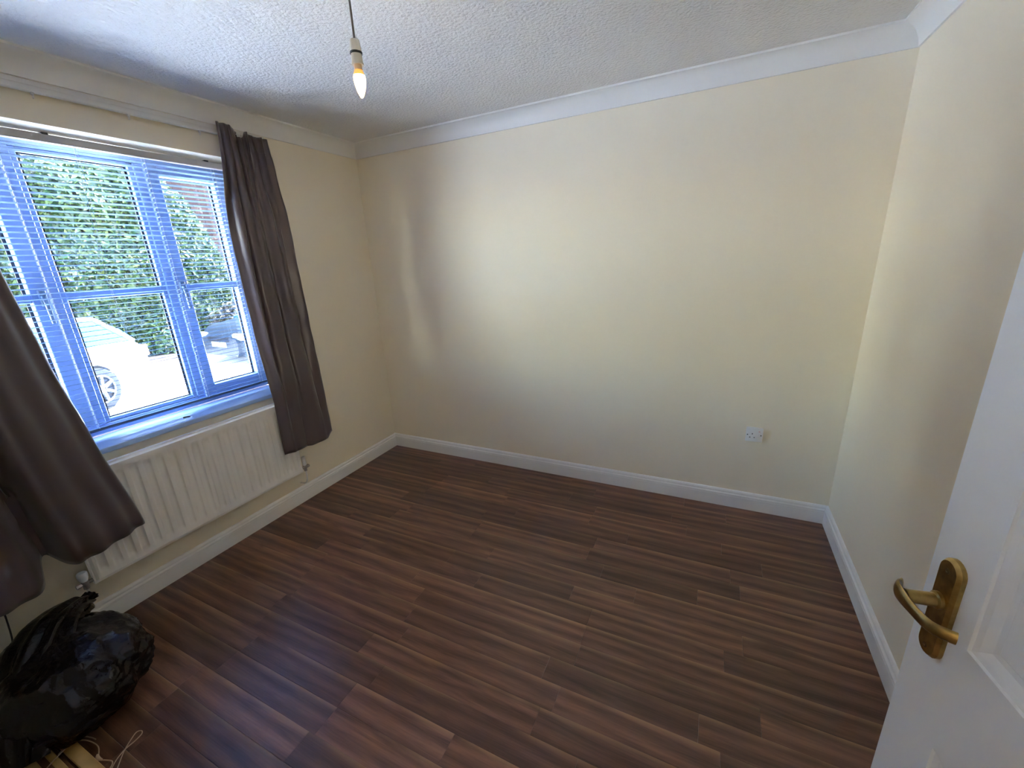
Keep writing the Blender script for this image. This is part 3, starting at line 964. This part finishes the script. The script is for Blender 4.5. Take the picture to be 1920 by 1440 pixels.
BX = -11.6
bw = tag(obj('brick_wall', B(BX - .45, BX - .212, -6, 16, ZG, 6.6), M['mortar'], None), 'tall red brick wall behind the ivy across the drive', 'brick wall')
verts, faces = [], []
def add_brick(y0, y1, z0, z1):
    i = len(verts)
    x0, x1 = BX - .22, BX - .20 + random.uniform(-.002, .002)
    verts.extend([(x0, y0, z0), (x1, y0, z0), (x1, y1, z0), (x0, y1, z0), (x0, y0, z1), (x1, y0, z1), (x1, y1, z1), (x0, y1, z1)])
    faces.extend([(i + 1, i + 2, i + 6, i + 5), (i, i + 1, i + 5, i + 4), (i + 2, i + 3, i + 7, i + 6), (i + 4, i + 5, i + 6, i + 7), (i, i + 3, i + 2, i + 1)])
zc_ = 0.2; r = 0
while zc_ < 6.5:
    y = -2 + (.1125 if r % 2 else 0)
    while y < 12:
        add_brick(y, y + .215, zc_, zc_ + .065); y += .225
    zc_ += .075; r += 1
me = bpy.data.meshes.new('brick_courses'); me.from_pydata(verts, [], faces)
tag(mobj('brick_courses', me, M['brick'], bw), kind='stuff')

def leaves(n, fn, size, seed):
    rnd = random.Random(seed)
    V, F = [], []
    for _ in range(n):
        q = fn(rnd)
        if q is None: continue
        c, nrm = Vector(q[0]), Vector(q[1])
        nrm = (nrm + Vector((rnd.gauss(0, .55), rnd.gauss(0, .55), rnd.gauss(0, .55)))).normalized()
        a = nrm.cross(Vector((rnd.gauss(0, 1), rnd.gauss(0, 1), rnd.gauss(0, 1)))).normalized()
        b = nrm.cross(a)
        s = size * rnd.uniform(.6, 1.3)
        i = len(V)
        V.extend([c - a * s, c + b * s * .42 + nrm * s * .12, c + a * s, c - b * s * .42 + nrm * s * .12])
        F.extend([(i, i + 1, i + 2), (i, i + 2, i + 3)])
    me = bpy.data.meshes.new('foliage'); me.from_pydata([tuple(v) for v in V], [], F)
    return me

# ivy mass on the wall: outline (z of its top for each y)
ivy_top = [(-3, 4.9), (.5, 4.55), (1.6, 4.15), (2.5, 4.45), (3.2, 4.75), (4.2, 4.45), (4.9, 3.8), (5.35, 2.9), (5.6, 2.0), (5.9, 1.2), (6.6, .9), (9, .9)]
def ivy_fn(rnd):
    y = rnd.uniform(-3, 8.2)
    zt_ = lerp_table(ivy_top, y) + .25 * noise.noise(Vector((y * 1.7, 0, 3)))
    z = rnd.uniform(ZG + .1, zt_)
    bul = .38 + .22 * noise.noise(Vector((y * .9, z * .9, 1))) + .10 * noise.noise(Vector((y * 2.6, z * 2.6, 5)))
    dx = bul * (1 - max(0, (z - zt_ + .5) / .5) ** 2 * .8) if z > zt_ - .5 else bul
    x = BX + .02 + max(.03, dx) * rnd.uniform(.75, 1.0)
    return (x, y, z), (1, 0, .45)
iv = empty('ivy', (BX + .3, 2.5, ZG))
tag(iv, 'dense green ivy climbing the brick wall across the drive', 'ivy')
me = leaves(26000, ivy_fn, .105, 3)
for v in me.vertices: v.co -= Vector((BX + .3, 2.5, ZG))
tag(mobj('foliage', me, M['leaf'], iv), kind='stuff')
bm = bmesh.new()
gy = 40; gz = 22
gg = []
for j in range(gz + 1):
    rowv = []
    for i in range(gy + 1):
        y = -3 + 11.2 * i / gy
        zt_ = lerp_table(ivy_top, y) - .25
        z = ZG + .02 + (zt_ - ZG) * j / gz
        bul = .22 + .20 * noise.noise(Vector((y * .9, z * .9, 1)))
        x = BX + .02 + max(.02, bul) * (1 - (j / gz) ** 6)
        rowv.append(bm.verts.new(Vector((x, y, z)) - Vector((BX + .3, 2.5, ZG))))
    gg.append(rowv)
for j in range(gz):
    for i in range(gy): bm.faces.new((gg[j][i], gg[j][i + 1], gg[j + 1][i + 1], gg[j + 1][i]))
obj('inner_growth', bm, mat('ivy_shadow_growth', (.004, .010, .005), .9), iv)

# planting bed with low shrubs
bed = struct(obj('planting_bed', B(BX - .19, BX + 2.2, 1.2, 16, ZG, ZG + .12, .03), M['soil']))
def shrub(name, label, c, rad, n, size, m, seed, grp=None):
    c = Vector(c)
    def fn(rnd):
        d = Vector((rnd.gauss(0, 1), rnd.gauss(0, 1), rnd.gauss(0, 1))).normalized()
        d.z = abs(d.z)
        rr = (.7 + .3 * rnd.random()) * (1 + .25 * noise.noise(d * 2 + Vector((seed, 0, 0))))
        return (d.x * rad[0] * rr, d.y * rad[1] * rr, d.z * rad[2] * rr), d
    root = tag(empty(name, c), label, 'shrub', grp)
    me = leaves(n, fn, size, seed)
    tag(mobj('foliage', me, m, root), kind='stuff')
    bm = bmesh.new()
    for k in range(5):
        a = 2 * PI * k / 5
        tube(bm, [(0, 0, 0), (math.cos(a) * rad[0] * .3, math.sin(a) * rad[1] * .3, rad[2] * .5), (math.cos(a) * rad[0] * .5, math.sin(a) * rad[1] * .5, rad[2] * .85)], [.02, .014, .006], 6)
    obj('stem', bm, M['soil'], root)
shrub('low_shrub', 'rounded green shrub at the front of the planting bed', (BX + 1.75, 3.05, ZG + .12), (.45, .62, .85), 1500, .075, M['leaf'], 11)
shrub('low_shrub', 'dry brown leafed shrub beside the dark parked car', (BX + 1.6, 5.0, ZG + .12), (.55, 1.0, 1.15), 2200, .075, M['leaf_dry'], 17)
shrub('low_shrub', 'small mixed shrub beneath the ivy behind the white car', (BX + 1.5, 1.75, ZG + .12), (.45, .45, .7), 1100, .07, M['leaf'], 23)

def car(name, label, loc, rz, paint, roofline, belt, L, w, wheels, front):
    root = tag(empty(name, loc, (0, 0, rz)), label, 'car')
    zb = .20
    st = sorted(set([round(k * L / 28, 3) for k in range(29)]))
    # body shell: x from 0 (tail) to L (nose)
    def plan(x):
        t = x / L
        return w * (1 - .16 * max(0, 1 - t / .08) ** 2 - .22 * max(0, (t - .90) / .10) ** 2)
    bm = bmesh.new(); rings = []
    for x in st:
        hw = plan(x); zt_ = lerp_table(belt, x)
        prof = [(-.86, zb), (-.97, zb + .10), (-1, zb + .32), (-.99, zt_ - .10), (-.93, zt_ - .015), (-.80, zt_), (0, zt_ + .025), (.80, zt_), (.93, zt_ - .015), (.99, zt_ - .10), (1, zb + .32), (.97, zb + .10), (.86, zb)]
        rings.append([bm.verts.new((x, a * hw, z)) for a, z in prof])
    n = len(rings[0])
    for a, b in zip(rings, rings[1:]):
        for k in range(n): bm.faces.new((a[k], a[(k + 1) % n], b[(k + 1) % n], b[k]))
    bm.faces.new(rings[0]); bm.faces.new(rings[-1][::-1])
    obj('body', bm, paint, root, smooth=35)
    # glasshouse
    x0, x1 = roofline[0][0], roofline[-1][0]
    xs = [x0 + (x1 - x0) * k / 24 for k in range(25)]
    bm = bmesh.new(); rings = []
    for x in xs:
        zr = lerp_table(roofline, x); zt_ = lerp_table(belt, x) - .02
        zr = max(zr, zt_ + .01)
        hb = plan(x) * .93; ht = plan(x) * (.93 - .22 * min(1, (zr - zt_) / .42))
        rings.append([bm.verts.new(p) for p in ((x, -hb, zt_), (x, -ht, zr), (x, 0, zr + .02), (x, ht, zr), (x, hb, zt_))])
    for a, b in zip(rings, rings[1:]):
        for k in range(5): bm.faces.new((a[k], a[(k + 1) % 5], b[(k + 1) % 5], b[k]))
    bm.faces.new(rings[0]); bm.faces.new(rings[-1][::-1])
    obj('windows', bm, M['car_glass'], root, smooth=30)
    # painted roof and pillars
    zmax = max(z for _, z in roofline)
    rx = [x for x in xs if lerp_table(roofline, x) > zmax - .10]
    bm = bmesh.new(); rings = []
    for x in rx:
        zr = lerp_table(roofline, x) + .012
        zt_ = lerp_table(belt, x) - .02
        ht = plan(x) * (.93 - .22 * min(1, (zr - zt_) / .42)) + .012
        rings.append([bm.verts.new(p) for p in ((x, -ht - .012, zr - .075), (x, -ht, zr), (x, 0, zr + .025), (x, ht, zr), (x, ht + .012, zr - .075), (x, 0, zr - .02))])
    for a, b in zip(rings, rings[1:]):
        for k in range(6): bm.faces.new((a[k], a[(k + 1) % 6], b[(k + 1) % 6], b[k]))
    bm.faces.new(rings[0]); bm.faces.new(rings[-1][::-1])
    obj('roof', bm, paint, root, smooth=40)
    for sy in (-1, 1):
        for (xa, xb_) in ((rx[0], x0 + .05), ((rx[0] + rx[-1]) / 2, (rx[0] + rx[-1]) / 2), (rx[-1], x1 - .03)):
            za = lerp_table(roofline, xa); zt_ = lerp_table(belt, xb_) - .02
            zq = lerp_table(belt, xa) - .02
            ht = plan(xa) * (.93 - .22 * min(1, (za - zq) / .42))
            bm = bmesh.new()
            tube(bm, [(xa, sy * (ht + .006), za - .03), (xb_, sy * (plan(xb_) * .93 + .006), zt_)], .038, 6)
            obj('pillar', bm, paint, root)
    for wx in wheels:
        for sy in (-1, 1):
            yw = sy * w
            arch = obj('wheel_arch', lathe(bmesh.new(), [(.365, -.02), (.365, .012)], 32, 'y', (wx, yw * .985, .34)), M['arch'], root)
            tyre = obj('wheel', lathe(bmesh.new(), [(.21, -.10), (.29, -.10), (.325, -.085), (.33, 0), (.325, .035), (.29, .05), (.225, .05), (.215, .03)], 36, 'y', (wx, yw - (sy * .0) - (.0 if sy > 0 else -.05) , .33)), M['tyre'], root, smooth=40)
            bm = bmesh.new()
            ys_ = yw + (.045 if sy > 0 else .008)
            for k in range(7):
                a = 2 * PI * k / 7
                c, s = math.cos(a), math.sin(a)
                tube(bm, [(wx + c * .04, ys_, .33 + s * .04), (wx + c * .21, ys_, .33 + s * .21)], [.03, .022], 6)
            lathe(bm, [(.055, -.01), (.055, .012), (.03, .018)], 16, 'y', (wx, ys_, .33))
            tube(bm, [(wx + .212 * math.cos(a), ys_, .33 + .212 * math.sin(a)) for a in [2 * PI * k / 28 for k in range(29)]], .014, 6, cap=False)
            obj('rim', bm, M['rim'], tyre, smooth=40)
    # lamps, plate, mirrors, bumper line
    for sy in (-1, 1):
        bm = bmesh.new()
        box(bm, L - .30, L - .02, min(sy * w * .55, sy * w * .93), max(sy * w * .55, sy * w * .93), .56, .70, .03)
        obj('headlamp', bm, M['lamp_lens'], root)
        bm = bmesh.new()
        box(bm, -.012, .12, min(sy * w * .62, sy * w * .90), max(sy * w * .62, sy * w * .90), .62, .82, .02)
        obj('tail_lamp', bm, M['tail_lens'], root)
        bm = bmesh.new()
        bx_ = x1 - .45
        box(bm, bx_ - .07, bx_ + .07, min(sy * (w * .93), sy * (w * .93 + .2)), max(sy * (w * .93), sy * (w * .93 + .2)), lerp_table(belt, bx_) - .02, lerp_table(belt, bx_) + .11, .03)
        obj('wing_mirror', bm, paint, root)
    obj('grille', B(L - .06, L + .004, -w * .45, w * .45, .52, .62, .01), M['arch'], root)
    obj('number_plate', B(L - .004, L + .012, -.26, .26, .40, .51, .002), M['plate'], root)
    obj('number_plate', B(-.012, .01, -.26, .26, .60, .71, .002), M['plate'], root)
    return root

# white estate: tail towards the ivy, rear wheel near the window
hd = math.atan2(-.89, .45)
roof_e = [(.22, 1.00), (.40, 1.18), (.68, 1.385), (1.2, 1.43), (2.4, 1.43), (3.0, 1.33), (3.7, .96)]
belt_e = [(0, .74), (.12, .86), (.3, .96), (1.0, .985), (2.6, .965), (3.5, .93), (4.4, .80), (4.75, .66)]
wloc = Vector((-6.0, .12, ZG))
fw = Vector((math.cos(hd), math.sin(hd), 0)); lf = Vector((-fw.y, fw.x, 0))
org = wloc - fw * 1.18 - lf * .86
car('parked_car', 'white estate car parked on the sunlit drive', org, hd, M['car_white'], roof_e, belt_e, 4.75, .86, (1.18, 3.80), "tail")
# dark hatchback with its nose and white plate towards the house side
roof_h = [(.15, .98), (.5, 1.28), (.9, 1.44), (2.0, 1.46), (2.4, 1.40), (3.15, .95)]
belt_h = [(0, .78), (.15, .95), (1.0, .98), (2.9, .93), (3.7, .84), (3.95, .72), (4.05, .60)]
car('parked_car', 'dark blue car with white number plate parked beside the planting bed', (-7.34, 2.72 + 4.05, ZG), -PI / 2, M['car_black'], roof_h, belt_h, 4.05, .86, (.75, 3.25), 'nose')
